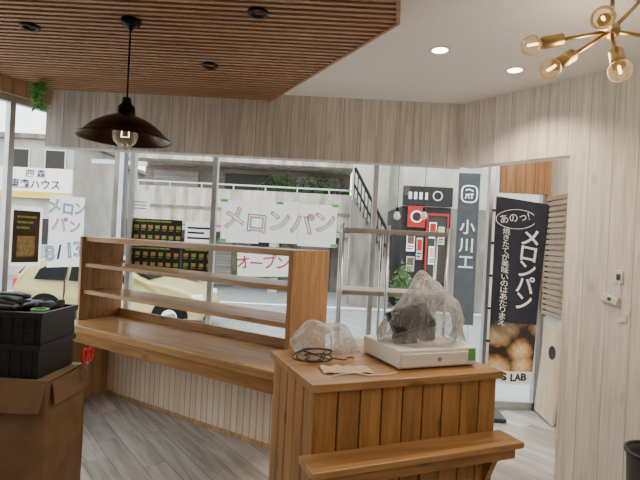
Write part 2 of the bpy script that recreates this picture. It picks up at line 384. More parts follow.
# ------------------------------------------------------------ display bench with shelves
t = thing('display_shelf', 'long stained wooden display bench with three shelves in front of the window', 'shelf', LU, LA)
obj('bench_top', boxes((SL, 1.93, -.025, BD, BZ-BT, BZ)), M_oaklit, t, bevel=.004)
obj('front_rail', boxes((SL, 1.93, -.010, .02, BZ-BT-.085, BZ-BT)), M_oak, t, bevel=.003)
obj('side_panel', boxes((1.862, 1.897, .14, .58, BZ, 1.428)), M_oakz, t, bevel=.003)
obj('side_panel', boxes((SL, SL+.035, .12, BD, BZ, 1.428)), M_oakz, t, bevel=.003)
for z, th in ((.968, .032), (1.20, .032), (1.428, .040)):
    obj('shelf', boxes((SL+.035, 1.862, .15, .48, z-th, z)), M_oaklit, t, bevel=.002)
obj('back_rail', boxes((SL+.035, 1.862, BD-.03, BD-.01, BZ, BZ+.07)), M_oak, t, bevel=.002)

# ------------------------------------------------------------ counter
CA = R(22.3); CO = Vector((.012, 1.905, 0)); CW, CD, CH = .92, .56, .931
t = thing('service_counter', 'stained wooden service counter clad in upright boards with low front ledge', 'counter', CO, CA)
bm = BM(); nbd = 9; bw = CW/nbd
for i in range(nbd): box(bm, i*bw+.003, (i+1)*bw-.003, .0, .018, 0, CH-.035)
obj('front_boards', bm, M_board, t, bevel=.005)
bm = BM(); sw = (CD-.02)/5
for i in range(5): box(bm, .0, .018, .02+i*sw+.003, .02+(i+1)*sw-.003, 0, CH-.035)
obj('side_boards', bm, M_boardside, t, bevel=.005)
obj('side_panel', boxes((CW-.018, CW, .02, CD, 0, CH-.035)), M_oakz, t, bevel=.003)
obj('inner_carcass', boxes((.012, CW-.018, .012, CD-.02, 0, CH-.036)), M_groove, t)
obj('corner_post', boxes((-.006, .022, -.006, .022, 0, CH-.035)), M_oakz, t, bevel=.003)
obj('back_panel', boxes((.018, CW-.018, CD-.02, CD, 0, CH-.035)), M_oakz, t)
obj('counter_top', boxes((-.02, CW+.02, -.02, CD+.01, CH-.035, CH)), M_oaklit, t, bevel=.004)
obj('ledge', boxes((-.060, CW+.03, -.155, -.002, .625, .652)), M_oaklit, t, bevel=.004)
obj('ledge_apron', boxes((-.02, CW+.01, -.125, -.105, .57, .625)), M_oak, t, bevel=.003)
for x in (.03, CW-.06):
    bm = BM(); prism(bm, [(x, -.004, .40), (x, -.004, .625), (x, -.10, .625)], (.03, 0, 0)); obj('ledge_bracket', bm, M_oak, t)
def ctr(lx, ly, z=CH):
    lx += .04; c, s = math.cos(CA), math.sin(CA); return Vector((CO.x+lx*c-ly*s, CO.y+lx*s+ly*c, z))

# cash drawer
t = thing('cash_drawer', 'off-white cash drawer on the wooden counter with a green sticker', 'cash drawer', ctr(.40, .085), CA)
obj('case', boxes((0, .43, .006, .36, .006, .09)), M_beige, t, bevel=.006)
obj('drawer_front', boxes((.006, .424, -.002, .008, .014, .074)), M_white, t, bevel=.003)
bm = BM(); lathe(bm, [(0, 0), (.009, 0), (.009, .006), (0, .006)], 16, (.21, -.002, .045), Matrix.Rotation(R(90), 4, 'X')); obj('lock', bm, M_steel, t)
obj('sticker', boxes((.375, .415, -.0035, -.002, .03, .085)), M_green, t)
for x in (.03, .40):
    for y in (.04, .32): obj('foot', boxes((x-.012, x+.012, y-.012, y+.012, 0, .006)), M_blackpl, t)
# tablet register under film
t = thing('tablet_register', 'dark tilted tablet register standing on the off-white cash drawer', 'register', ctr(.535, .24, CH+.09), CA)
T = Matrix.Translation((-.005, -.02, .12)) @ Matrix.Rotation(R(-16), 4, 'Z') @ Matrix.Rotation(R(-18), 4, 'Y') @ Matrix.Rotation(R(-44), 4, 'X')
bm = BM(); box(bm, -.105, .105, -.008, .012, -.07, .07, T); obj('housing', bm, M_regist, t, bevel=.006)
bm = BM(); box(bm, -.095, .095, -.0095, -.008, -.06, .06, T); obj('screen', bm, M_screen, t)
bm = BM(); prism(bm, [(-.04, -.03, 0.001), (-.04, .09, 0.001), (-.04, .06, .11), (-.04, .02, .10)], (.08, 0, 0)); obj('stand', bm, M_regist, t, bevel=.004)
bm = BM(); box(bm, .10, .18, .02, .10, .001, .11); obj('receipt_printer', bm, M_regist, t, bevel=.010)
# soft film: an irregular folded sack, lumps given as (direction angle, height share, push)
def sack(w, d, h, lean, seed, lumps, folds=.10, amp=.02, taper=.3, pw=.75):
    bm = BM(); nu, nv = 110, 54; rows = []
    for j in range(nv+1):
        b = j/nv; el = b*math.pi/2; rr = (math.cos(el)**pw)*(1-taper*b); z = h*math.sin(el)
        row = []
        for i in range(nu):
            a = 2*math.pi*i/nu
            ph = 2.4*noise.noise(Vector((math.cos(a)*1.3, math.sin(a)*1.3, b*2.2+seed)))
            fold = 1+folds*(abs(math.sin(a*3.5+seed+ph))*1.1-.5+.5*math.sin(a*8+seed*1.7-b*4+ph*2))*(1-.35*b)
            for (la, lh, lp) in lumps:
                da = (a-la+math.pi) % (2*math.pi)-math.pi; fold += lp*math.exp(-(da/.55)**2-((b-lh)/.28)**2)
            x = math.cos(a)*w*rr*fold+lean[0]*b*b; y = math.sin(a)*d*rr*fold+lean[1]*b*b
            q = Vector((x, y, z*(1+.30*noise.noise(Vector((x*8, y*8, seed))))))
            rid = lambda s, f: (1-abs(noise.noise(q*f+Vector((s, -s, s*.5))))*2.2)
            nrm = Vector((math.cos(a)*math.cos(el), math.sin(a)*math.cos(el), math.sin(el)))
            q = q+nrm*(amp*(rid(seed, 6)-.4)+amp*.25*(rid(seed+9, 11)-.4))+noise.noise_vector(q*5)*amp*1.1
            q.z = max(q.z, .003+.003*abs(math.sin(i*.5))); row.append(bm.verts.new(q))
        rows.append(row)
    for a, b in zip(rows, rows[1:]):
        for i in range(nu): bm.faces.new((a[i], a[(i+1) % nu], b[(i+1) % nu], b[i]))
    return bm
tag(obj('plastic_cover', sack(.175, .14, .31, (.09, .03), 3.4, [(.0, .4, .45), (.1, .1, .25), (1.6, .3, .2), (2.9, .15, .25), (4.6, .4, -.15)], .17, .016, .32, .6), M_bag, None, smooth=True, loc=ctr(.62, .26, CH+.092), rz=CA), 'thin grey plastic film draped over the tablet register', 'plastic cover')
tag(obj('plastic_bag', sack(.145, .065, .155, (-.02, .01), 5.1, [(2.8, .5, .3), (.3, .2, -.08), (1.2, .6, -.2), (3.6, .2, .2)], .20, .018, .0, .5), M_bag2, None, smooth=True, loc=ctr(.215, .475), rz=CA), 'crumpled translucent plastic bag on the counter beside the cash drawer', 'plastic bag')
bm = BM(); n = 14
g = [[bm.verts.new((i/n*.22, j/n*.11, .003+.012*max(0, noise.noise(Vector((i*.5, j*.5, 2))))+.006*abs(math.sin(i*.9+j*.7)))) for j in range(n+1)] for i in range(n+1)]
for i in range(n):
    for j in range(n): bm.faces.new((g[i][j], g[i+1][j], g[i+1][j+1], g[i][j+1]))
tag(obj('paper_sheet', bm, plain('brown_paper', (.62, .48, .34), .8), None, True, loc=ctr(.04, .11), rz=CA-R(12)), 'pale brown paper sheet lying on the counter near its left corner', 'paper')
bm = BM(); pts = []
for i in range(130):
    a = i/130*2*math.pi*3.4; r = .055+.022*math.sin(a*.7)+.012*math.sin(a*2.3)
    pts.append(Vector((r*1.3*math.cos(a)+.014*math.sin(3*a), r*.9*math.sin(a), .007+.05*abs(math.sin(a*.5+1))*(.6+.4*math.sin(a*.31))+.010*(i/130))))
pts += [Vector((.07+.01*i, -.02+.02*math.sin(i*.7), .012)) for i in range(14)]
sweep(bm, pts, .0035, 8)
tag(obj('coiled_cable', bm, M_cable, None, True, loc=ctr(.075, .315), rz=CA), 'black cable in loose coils on the counter near the plastic bag', 'cable')
bm = BM(); sweep(bm, [(.0, 0, .005), (.05, .02, .006), (.11, .012, .01), (.16, -.02, .006), (.24, -.03, .006), (.30, -.012, .006)], .003, 8)
tag(obj('white_cable', bm, M_white, None, True, loc=ctr(.06, .06), rz=CA), 'thin white cable lying in front of the brown paper on the counter', 'cable')

# ------------------------------------------------------------ steel rack
RX0, RX1, RY0, RY1 = .19, 1.06, 3.98, 4.38
t = thing('steel_rack', 'tall chrome rack with thin tan shelf boards standing by the front glass', 'rack', ((RX0+RX1)/2, (RY0+RY1)/2, 0))
hx, hy = (RX1-RX0)/2, (RY1-RY0)/2
for px in (-hx, -.06, hx):
    for sy in (-1, 1):
        bm = BM(); sweep(bm, [(px, sy*hy, .01), (px, sy*hy, 1.65)], .0135, 12); p = obj('post', bm, M_steel, t, True)
        bm = BM(); lathe(bm, [(0, 0), (.024, 0), (.024, .012), (0, .012)], 14, (px, sy*hy, 0)); obj('foot', bm, M_blackpl, p)
for z in (.15, .62, 1.09, 1.61):
    bm = BM(); box(bm, -hx, hx, -hy-.006, -hy+.006, z-.03, z); box(bm, -hx, hx, hy-.006, hy+.006, z-.03, z)
    box(bm, -hx-.006, -hx+.006, -hy, hy, z-.03, z); box(bm, hx-.006, hx+.006, -hy, hy, z-.03, z)
    f = obj('shelf_frame', bm, M_steel, t)
    obj('shelf_board', boxes((-hx+.018, hx-.018, -hy+.01, hy-.018, z-.010, z+.006)), M_rackboard, f)

# ------------------------------------------------------------ flag by the entrance
FY = 4.28
fx0, fx1 = P(495, 197, FY).x, P(546, 205, FY).x; fz1 = P(515, 198, FY).z; fz0 = P(508, 381, FY).z
t = thing('banner_flag', 'tall dark navy banner flag with white lettering beside the entrance', 'banner', (fx0, FY, 0), R(-5))
W = fx1-fx0; Hh = fz1-fz0
bm = BM(); nx, nz = 30, 50; KB = .20
def fdep(a, b): return -.065*math.sin(a*math.pi)*(.4+.6*(1-b))+.014*math.sin(b*8+a*4)+.020*math.sin(a*10+b*2)*(1.1-b)
def fpos(a, b, off=0): return Vector((.012+a*W*(1-KB*(1-b)), fdep(a, b)-off, fz0+b*Hh-.06*a*b))
def fstrip(b0, b1, a0=0, a1=1, off=0):
    bm = BM(); g = [[bm.verts.new(fpos(a0+(a1-a0)*i/nx, b0+(b1-b0)*j/nz, off)) for j in range(nz+1)] for i in range(nx+1)]
    for i in range(nx):
        for j in range(nz): bm.faces.new((g[i][j], g[i+1][j], g[i+1][j+1], g[i][j+1]))
    return bm
obj('flag_cloth', fstrip(0, 1), M_cloth, t, True)
obj('white_hem', fstrip(0, .068, off=.003), M_wprint, t, True)
bm = BM(); sweep(bm, [(0, 0, .05), (0, 0, fz1+.06)], .011, 12); obj('pole', bm, M_white, t, True)
bm = BM(); sweep(bm, [(0, 0, fz1+.006), (W+.01, 0, fz1-.052)], .005, 10); obj('crossbar', bm, M_black, t, True)
for j in range(6):
    bm = BM(); lathe(bm, [(.013, -.01), (.018, -.01), (.018, .01), (.013, .01)], 12, (0, 0, fz0+.06+j*Hh*.178)); obj('flag_loop', bm, M_cloth, t)
obj('base', boxes((-.16, .16, -.13, .13, 0, .035), (-.04, .04, -.04, .04, .035, .08)), M_blackpl, t, bevel=.008)
def onflag(name, s, size, mat, a, b, rot=0, bold=0, sx=1.0):
    """print lying on the curved cloth: each vertex follows the cloth's depth"""
    k = 1-KB*(1-b); o = lettering(name, s, size, mat, t, (0, 0, 0), bold=bold)
    ca, sa = math.cos(rot), math.sin(rot)
    for v in o.data.vertices:
        x, z = v.co.x*sx, v.co.y; x, z = x*ca-z*sa, x*sa+z*ca
        X = .012+a*W*k+x; Z = fz0+Hh*b+z; aa = (X-.012)/(W*k); bb = (Z-fz0)/Hh
        v.co = Vector((X, fdep(aa, bb)-.006-v.co.z, Z-.06*aa*bb))
    o.rotation_euler = (0, 0, 0); o.scale = (1, 1, 1); return o
for i, ch in enumerate('メロンパン'): onflag('lettering', ch, .180, M_wprint, .69-.012*i, .80-i*.088, rot=R(-4), bold=.003)
onflag('lettering', 'あのっ!', .088, M_wprint, .36, .90, rot=R(16), sx=.9)
for i, ch in enumerate('焼きたてが美味いのはあたりまえ'): onflag('lettering', ch, .064, M_wprint, .22, .82-i*.0355)
onflag('lettering', "'S LAB", .090, M_ink, .56, .033, bold=.003)
bm = BM(); sweep(bm, [(lambda X, Z: Vector((X, fdep((X-.012)/W, (Z-fz0)/Hh)-.009, Z-.02)))(.012+W*.38+.165*math.cos(a), fz0+Hh*.895+.085*math.sin(a)) for a in [i/40*2*math.pi*.86+.5 for i in range(41)]], .003, 6); obj('speech_bubble', bm, M_wprint, t)
obj('bread_picture', fstrip(.068, .33, .0, 1, off=.003), bread_photo('bread_photo_print', fz0+.068*Hh, fz0+.33*Hh), t, True)

# board leaning in the entrance, louvre above
t = thing('leaning_board', 'pale tan wooden board with a round hole leaning in the entrance', 'board', (XV-.002, 4.26, 0))
bm = BM(); T = Matrix.Translation((0, 0, .012)) @ Matrix.Rotation(R(2.6), 4, 'Y') @ Matrix.Rotation(R(4), 4, 'X') @ Matrix.Translation((-.042, 0, 0)); box(bm, -.025, 0, -.15, .20, .002, .83, T); obj('panel', bm, M_tan, t, bevel=.004)
bm = BM(); lathe(bm, [(0, 0), (.060, 0), (.060, .003), (0, .003)], 28, T @ Vector((-.0255, .0, .60)), Matrix.Rotation(R(-87), 4, 'Y')); obj('hole', bm, M_black, t)
bm = BM()
for i in range(22): box(bm, -.03, -.012, -.28, .20, .92+i*.05, .955+i*.05)
t = thing('louvre_panel', 'brown slatted louvre panel on the entrance wall above the leaning board', 'louvre', (XV, 4.27, 0))
obj('slats', bm, M_louvre, t); obj('frame', boxes((-.03, -.002, -.31, -.28, .90, 2.03), (-.03, -.002, .20, .23, .90, 2.03)), M_header, t)

# ------------------------------------------------------------ pendant lamp
c0 = PZ(131, 20, CEIL-.06); zr = P(125, 139, c0.y).z
t = thing('pendant_lamp', 'dark bronze dome pendant lamp hanging from the slatted ceiling', 'lamp', (c0.x, c0.y, CEIL-.06))
def rel(z): return z-(CEIL-.06)
bm = BM(); lathe(bm, [(0, -.055), (.012, -.055), (.018, -.04), (.045, -.03), (.05, 0), (0, 0)], 28); obj('canopy', bm, M_black, t, True)
bm = BM(); sweep(bm, [(0, 0, -.05), (0, 0, rel(zr+.205))], .005, 10); obj('rod', bm, M_black, t, True)
bm = BM(); z = rel(zr); lathe(bm, [(.0, z+.215), (.02, z+.212), (.026, z+.18), (.042, z+.165), (.045, z+.115), (.038, z+.095), (0, z+.095)], 28); obj('socket', bm, M_black, t, True)
bm = BM(); pr = [(.036, .122), (.07, .114), (.11, .097), (.155, .07), (.188, .040), (.205, .02), (.226, .008), (.232, 0)]
lathe(bm, [(r, z+h) for r, h in pr]+[(r-.003, z+h-.004) for r, h in pr[::-1]], 48); obj('lamp_shade', bm, M_bronze, t, True)
bm = BM(); lathe(bm, [(0, z-.045), (.03, z-.039), (.055, z-.015), (.064, z+.02), (.055, z+.052), (.03, z+.08), (.022, z+.10)], 32); bl = obj('bulb', bm, M_clear, t, True)
bm = BM(); sweep(bm, [(-.015, 0, z+.09), (-.02, 0, z+.01), (.02, 0, z+.01), (.015, 0, z+.09)], .003, 6); obj('filament', bm, M_fil, bl)

# ------------------------------------------------------------ sputnik chandelier
hc = P(611, 31, 2.03)
t = thing('sputnik_chandelier', 'brass multi-arm chandelier with round bulbs at the white ceiling', 'chandelier', hc)
bm = BM(); lathe(bm, [(0, CEIL-hc.z), (.06, CEIL-hc.z), (.06, CEIL-hc.z-.02), (.01, CEIL-hc.z-.025), (0, CEIL-hc.z-.025)], 28); obj('ceiling_plate', bm, M_brass, t, True)
bm = BM(); sweep(bm, [(0, 0, 0), (0, 0, CEIL-hc.z-.02)], .009, 10); obj('stem', bm, M_brass, t, True)
bm = BM(); sphere(bm, (0, 0, 0), .036); obj('hub', bm, M_brass, t, True)
ends = [P(531, 45, 2.06), P(550, 69, 1.93), P(603, 18, 1.78), P(620, 71, 1.86), P(672, 40, 2.1), P(655, -14, 2.25)]
for q in ends:
    d = (q-hc); l = d.length; dn = d.normalized(); rb = .043
    bm = BM(); sweep(bm, [dn*.02, dn*max(.04, l-.09)], .0085, 10); a = obj('arm', bm, M_brass, t, True)
    bm = BM(); sweep(bm, [dn*(l-.135), dn*(l-.13), dn*(l-.055), dn*(l-.035)], [.014, .027, .027, .022], 18); obj('bulb_socket', bm, M_brass, a, True)
    bm = BM(); sphere(bm, d, rb); obj('bulb', bm, M_bulb, a, True)
    bm = BM(); sweep(bm, [d-dn*.03, d+dn*.014], .006, 8); obj('filament', bm, M_fil, a)

# ------------------------------------------------------------ ceiling lights
for (u, v, lab) in ((440, 50, 'lit recessed downlight in the white ceiling, farther from the brass chandelier'), (515, 70, 'lit recessed downlight in the white ceiling, nearer the brass chandelier')):
    p = PZ(u, v, CEIL); t = thing('downlight', lab, 'ceiling light', p, group='recessed downlights')
    bm = BM(); lathe(bm, [(.046, 0), (.046, -.004), (.058, -.006), (.062, 0)], 32); obj('trim_ring', bm, M_white, t, True)
    bm = BM(); lathe(bm, [(0, -.003), (.046, -.002), (.046, 0)], 32); obj('lens', bm, M_led, t)
for (u, v, lab) in ((258, 12, 'black ceiling fixture in the slats, nearest the right edge of the slats'), (30, 26, 'black ceiling fixture in the slats left of the pendant lamp'), (210, 65, 'black ceiling fixture in the slats closest to the pale boarded front')):
    p = PZ(u, v, CEIL-.06); t = thing('ceiling_spotlight', lab, 'ceiling light', p, group='black fixtures in the slatted ceiling')
    bm = BM(); lathe(bm, [(.030, .02), (.034, -.010), (.048, -.014), (.052, 0), (.03, .02)], 28); obj('trim_ring', bm, M_black, t, True)
    bm = BM(); lathe(bm, [(0, .006), (.031, .006)], 24); obj('lens', bm, M_grey, t)
for (u, v, lab) in ((424, 214, 'small bare bulb hanging on a cord before the front glass, nearer the slate sign'), (397, 214, 'small bare bulb hanging on a cord before the front glass, nearer the outdoor stair')):
    t = thing('hanging_bulb', lab, 'lamp', P(u, v, 3.97 if u < 400 else 4.2), group='small hanging bulbs'); zc = CEIL-t.location.z
    bm = BM(); sweep(bm, [(0, 0, .05), (0, 0, zc)], .003, 8); obj('cord', bm, M_black, t)
    bm = BM(); lathe(bm, [(0, .055), (.014, .055), (.014, .02), (0, .02)], 16); obj('socket', bm, M_black, t)
    bm = BM(); lathe(bm, [(0, -.05), (.02, -.043), (.03, -.02), (.022, .005), (.012, .022)], 20); obj('bulb', bm, M_frost, t, True)

# ------------------------------------------------------------ things at the left: carton, crates
cr = P(83, 430, 2.82); cz = P(60, 383, 2.42).z
cx1 = cr.x; cx0 = cx1-.62
t = thing('cardboard_box', 'large brown cardboard box carrying the stacked black crates', 'box', ((cx0+cx1)/2, 2.62, 0))
w2 = (cx1-cx0)/2
bm = boxes((-w2, w2, -.2, -.194, 0, cz-.008), (-w2, w2, .194, .2, 0, cz-.008), (-w2, -w2+.006, -.194, .194, 0, cz-.008), (w2-.006, w2, -.194, .194, 0, cz-.008))
obj('carton_wall', crumpled(bm, 9, .010, 5.5, 3), M_carton, t, True)
obj('carton_base', boxes((-w2+.01, w2-.01, -.19, .19, 0, .006)), M_carton, t)
obj('carton_top', boxes((-w2+.012, w2-.012, -.185, .185, cz-.008, cz)), M_cartin, t)
bm = BM(); prism(bm, [(-w2, -.205, cz-.004), (w2+.004, -.205, cz-.004), (w2-.006, -.265, cz-.135), (-w2+.02, -.245, cz-.15)], (0, .005, 0)); obj('flap', crumpled(bm, 9, .012, 7, 8), M_carton, t)
bm = BM(); prism(bm, [(w2+.008, -.18, cz-.004), (w2+.008, .19, cz-.004), (w2+.030, .17, cz-.13), (w2+.022, -.17, cz-.12)], (.004, 0, 0)); obj('flap', crumpled(bm, 9, .006, 7, 1), M_carton, t)
obj('tape', boxes((-.03, .03, -.2115, -.2105, .03, cz-.17)), plain('packing_tape', (.26, .165, .095), .3), t)
def crate(loc, lab, h, w=.46, d=.34):
    t = thing('plastic_crate', lab, 'crate', loc, R(-2), group='stacked black plastic crates')
    hw, hd = w/2, d/2
    obj('crate_body', boxes((-hw+.012, hw-.012, -hd+.012, -hd+.016, 0, h), (-hw+.012, hw-.012, hd-.016, hd-.012, 0, h), (-hw+.012, -hw+.016, -hd+.016, hd-.016, 0, h), (hw-.016, hw-.012, -hd+.016, hd-.016, 0, h), (-hw+.012, hw-.012, -hd+.012, hd-.012, 0, .004)), M_blackpl, t)
    obj('rim', boxes((-hw, hw, -hd, -hd+.016, h-.03, h), (-hw, hw, hd-.016, hd, h-.03, h), (-hw, -hw+.016, -hd+.016, hd-.016, h-.03, h), (hw-.016, hw, -hd+.016, hd-.016, h-.03, h)), M_blackpl, t, bevel=.003)
    bs = [(-hw+.05+i*.06, -hw+.058+i*.06, -hd+.004, -hd+.013, .01, h-.03) for i in range(7)]
    obj('rib', boxes(*bs, (-hw+.02, hw-.02, -hd+.006, -hd+.013, h*.4, h*.4+.012)), M_blackpl, t)
    return t
kx = P(76, 350, 2.79).x-.23; h1c, h2c = .175, .165
c1 = crate((kx-.005, 2.62, cz+.001), 'lower black plastic crate, sitting on the cardboard box', h1c)
c2 = crate((kx, 2.62, cz+h1c+.002), 'upper black plastic crate, topped with loose tools and green tape', h2c)
ct = cz+h1c+h2c+.002
bm = BM(); box(bm, -.17, .11, -.14, .14, 0, .02)
tag(obj('cutting_board', bm, M_blackpl, None, bevel=.006, loc=(kx-.06, 2.62, ct)), 'flat black board lying across the upper black crate', 'board')
bm = BM(); lathe(bm, [(.028, 0), (.045, 0), (.045, .04), (.028, .04), (.028, 0)], 28)
tag(obj('tape_roll', bm, M_green, None, False, loc=(kx+.16, 2.53, ct-.032)), 'roll of green tape on the upper black crate', 'tape')
bm = BM(); sweep(bm, [(-.13, 0, .035), (-.06, .01, .036), (.0, 0, .032), (.09, -.02, .028)], [.016, .018, .012, .009], 12)
tag(obj('hand_tool', bm, M_grey, None, True, loc=(kx-.05, 2.52, ct+.02-.016)), 'grey handled tool lying on the flat black board', 'tool')
bm = BM(); sweep(bm, [(-.10, 0, .022), (-.02, .03, .025), (.06, .02, .022), (.10, -.03, .02)], .016, 12)
tag(obj('rubber_hose', bm, M_grey, None, True, loc=(kx-.06, 2.59, ct+.015)), 'short grey rubber hose behind the grey handled tool', 'hose')
bm = BM(); bmesh.ops.create_icosphere(bm, subdivisions=4, radius=1)
for v in bm.verts: v.co = Vector((math.copysign(abs(v.co.x)**.6, v.co.x)*.10, math.copysign(abs(v.co.y)**.6, v.co.y)*.042, (v.co.z+1)*.022))+noise.noise_vector(v.co*2)*.006; v.co.z = max(v.co.z, .001)
tag(obj('black_pouch', bm, M_blackpl, None, True, loc=(kx-.10, 2.705, ct+.021)), 'soft black pouch at the back of the flat black board', 'pouch')
t = thing('water_sprayer', 'black spray bottle lying in the upper crate beside the green tape', 'bottle', (kx+.13, 2.66, ct-.03), R(70))
Q = Matrix.Rotation(R(90), 4, 'Y')
bm = BM(); lathe(bm, [(0, -.07), (.028, -.07), (.031, -.06), (.031, .02), (.014, .05), (.012, .06), (0, .06)], 20, (0, 0, .031), Q); obj('bottle', bm, M_blackpl, t, True)
bm = BM(); box(bm, .06, .10, -.012, .012, .018, .06); obj('trigger_head', bm, M_grey, t, bevel=.005)
t = thing('scissors', 'red handled scissors hanging at the edge of the black crates', 'scissors', (cx1+.050, 2.72, cz+.02), R(72))
k = 1.25
for sx in (-1, 1):
    bm = BM(); sweep(bm, [Vector((sx*.016+.013*math.cos(a), 0, .038+.030*math.sin(a)))*k for a in [j/20*2*math.pi for j in range(21)]], .0085, 8); h_ = obj('handle', bm, M_red, t, True)
    bm = BM(); sweep(bm, [Vector(q)*k for q in ((sx*.012, 0, .012), (-sx*.004, 0, -.02), (-sx*.006, 0, -.085))], [.006, .006, .003], 8); obj('blade', bm, M_steel, t)

# green hanging leaf at the left end of the dropped front
hp = P(39, 94, 3.55)
t = thing('hanging_plant', 'small green plant hanging beside the left end of the boarded front', 'plant', hp)
bm = BM()
for i in range(110):
    a = random.uniform(0, 6.28); r = random.uniform(.0, .045); z = random.uniform(-.10, .08); p = Vector((r*math.cos(a), r*math.sin(a), z))
    q = p+Vector((.035*math.cos(a), .035*math.sin(a), random.uniform(-.05, .02))); s = Vector((-math.sin(a), math.cos(a), 0))*.014
    m_ = (p+q)/2+Vector((0, 0, .008)); bm.faces.new([bm.verts.new(x) for x in (p, m_+s, q, m_-s)])
obj('leaves', bm, M_leaf, t)
bm = BM(); sweep(bm, [(0, 0, -.02), (0, 0, CEIL-.06-hp.z)], .003, 8); obj('cord', bm, M_leaf, t)

# ------------------------------------------------------------ right wall fittings
def rw(u, v): return ray_line(u, v, (RC.x, RC.y), (rd.x, rd.y))
t = thing('wall_switch', 'small white switch plate on the pale boarded right wall', 'switch', rw(619, 277), rang)
obj('cover_plate', boxes((-.022, .022, -.010, -.001, -.040, .040)), M_white, t, bevel=.003)
obj('rocker', boxes((-.011, .011, -.015, -.010, -.018, .018)), M_grey, t, bevel=.002)
t = thing('junction_box', 'white tilted connector box below the wall switch', 'junction box', rw(611, 299), rang)
bm = BM(); T = Matrix.Rotation(R(14), 4, 'Y'); box(bm, -.05, .045, -.022, -.001, -.022, .022, T); obj('case', bm, M_white, t, bevel=.004)
bm = BM(); box(bm, -.012, .008, -.024, -.022, -.01, .01, T); obj('label_patch', bm, M_grey, t)
p = rw(619, 288); bm = BM(); sweep(bm, [(0, -.008, .03), (.01, -.012, -.01), (-.02, -.014, -.05), (-.01, -.012, -.09), (.02, -.012, -.11)], .004, 8)
tag(obj('wall_cable', bm, M_white, None, True, loc=p, rz=rang), 'short white cable running down from the wall switch', 'cable')
for (u, v, r_, lab) in ((626, 312, 10, 'small white tag hanging on the right wall, nearest the connector box'), (623, 319, -14, 'small white tag hanging lowest on the right wall below the switch')):
    p = rw(u, v); T = Matrix.Rotation(R(r_), 4, 'Y'); bm = BM(); box(bm, -.026, .020, -.004, -.001, -.018, .014, T)
    if v > 315: bmesh.ops.translate(bm, verts=bm.verts[:], vec=(0, -.004, 0))
    tag(obj('wall_tag', bm, M_white, None, loc=p, rz=rang), lab, 'tag', 'white tags under the switch')
p = P(650, 476, 2.0)
t = thing('waste_bin', 'dark waste bin cut off by the lower right corner of the photo', 'bin', (p.x+.05, p.y, 0))
zt = P(640, 455, 2.0).z
bm = BM(); lathe(bm, [(0, .0), (.10, 0), (.13, zt-.02), (.135, zt), (.125, zt), (.12, zt-.02), (.09, .01), (0, .01)], 32); obj('bucket', bm, M_grey, t, True)
bm = BM(); lathe(bm, [(.127, zt-.004), (.139, zt-.004), (.139, zt+.010), (.127, zt+.010), (.127, zt-.004)], 32); obj('rim', bm, M_blackpl, t, True)

# ------------------------------------------------------------ posters on the glass
PY = YG+.0025
def poster(name, u0, v0, u1, v1, lab, mat, cat='poster', border=None, group=None, left=False, sheets=1):
    if left:
        o = LW0+Vector((nb.y, -nb.x, 0))*-.057
        f = lambda u, v: ray_line(u, v, (o.x, o.y), (nb.x, nb.y))
        rz = math.atan2(nb.y, nb.x)
    else: f = lambda u, v: P(u, v, PY); rz = 0
    um, vm = (u0+u1)/2, (v0+v1)/2
    c = f(um, vm); w_ = (f(u1, vm)-f(u0, vm)); w_ = math.hypot(w_.x, w_.y); h_ = abs(f(um, v0).z-f(um, v1).z)
    t = thing(name, lab, cat, c, rz, group); t['_w'] = w_; t['_h'] = h_
    for k in range(sheets):
        x0 = -w_/2+k*w_/sheets; j = .008*((k % 2)*2-1) if sheets > 1 else 0
        obj('sheet', boxes((x0, x0+w_/sheets-(.003 if sheets > 1 else 0), -.001, .001, -h_/2+j, h_/2+j)), mat, t)
    if border:
        b = .013; obj('border', boxes((-w_/2, w_/2, -.0025, -.001, h_/2-b, h_/2), (-w_/2, w_/2, -.0025, -.001, -h_/2, -h_/2+b), (-w_/2, -w_/2+b, -.0025, -.001, -h_/2+b, h_/2-b), (w_/2-b, w_/2, -.0025, -.001, -h_/2+b, h_/2-b)), border, t)
    return t
t = poster('hand_lettered_poster', 221, 202, 337, 244, 'white poster with five large hand drawn characters on the front glass', M_paper, sheets=3)
w_, h_ = t['_w'], t['_h']
for i, ch in enumerate('メロンパン'):
    lettering('lettering', ch, .225, M_gink, t, (-.423+i*.215, -.004, [.012, -.028, .002, -.018, .012][i]), rot=(R(90), R([-6, 4, -3, 5, -5][i]), 0), outline=.003, bold=.004)
    lettering('lettering', ch, .22, M_pink, t, (-.43+i*.215, -.010, [.02, -.02, .01, -.01, .02][i]), rot=(R(90), R([-6, 4, -3, 5, -5][i]), 0), outline=.0038, bold=.003)
for (x, z) in ((-w_/2+.02, h_/2-.01), (0, h_/2-.01), (w_/2-.02, h_/2-.01), (-w_/2+.02, -h_/2+.01), (w_/2-.02, -h_/2+.01)):
    obj('tape_strip', boxes((x-.034, x+.034, -.0032, -.0012, z-.014, z+.014)), M_gink, t)
t = poster('hand_lettered_poster', 236, 247, 290, 278, 'white opening poster with red letters under the large hand drawn one', M_paper, border=M_gink)
t.rotation_euler = (0, R(-3), 0)
for i, ch in enumerate('オープン'):
    lettering('lettering', ch, .14, M_redink, t, (-.185+i*.123, -.006, [-.006, -.016, -.006, -.016][i]), rot=(R(90), R([-6, 3, -4, 5][i]), 0), bold=.002)
t = poster('notice_sheet', 131, 190, 150, 217, 'plain white notice taped to the glass above the black posters', M_paper, 'notice')
for z in (-.045, -.015, .015): obj('print_line', boxes((-.06, .06, -.003, -.001, z-.005, z+.005)), M_purple, t)
t = poster('notice_sheet', 185, 222, 213, 244, 'white notice with dark print beside the black posters on the glass', M_paper, 'notice')
for x1, z in ((.11, .045), (.05, 0), (.11, -.05)): obj('print_line', boxes((-.11, x1, -.003, -.001, z-.009, z+.009)), M_ink, t)
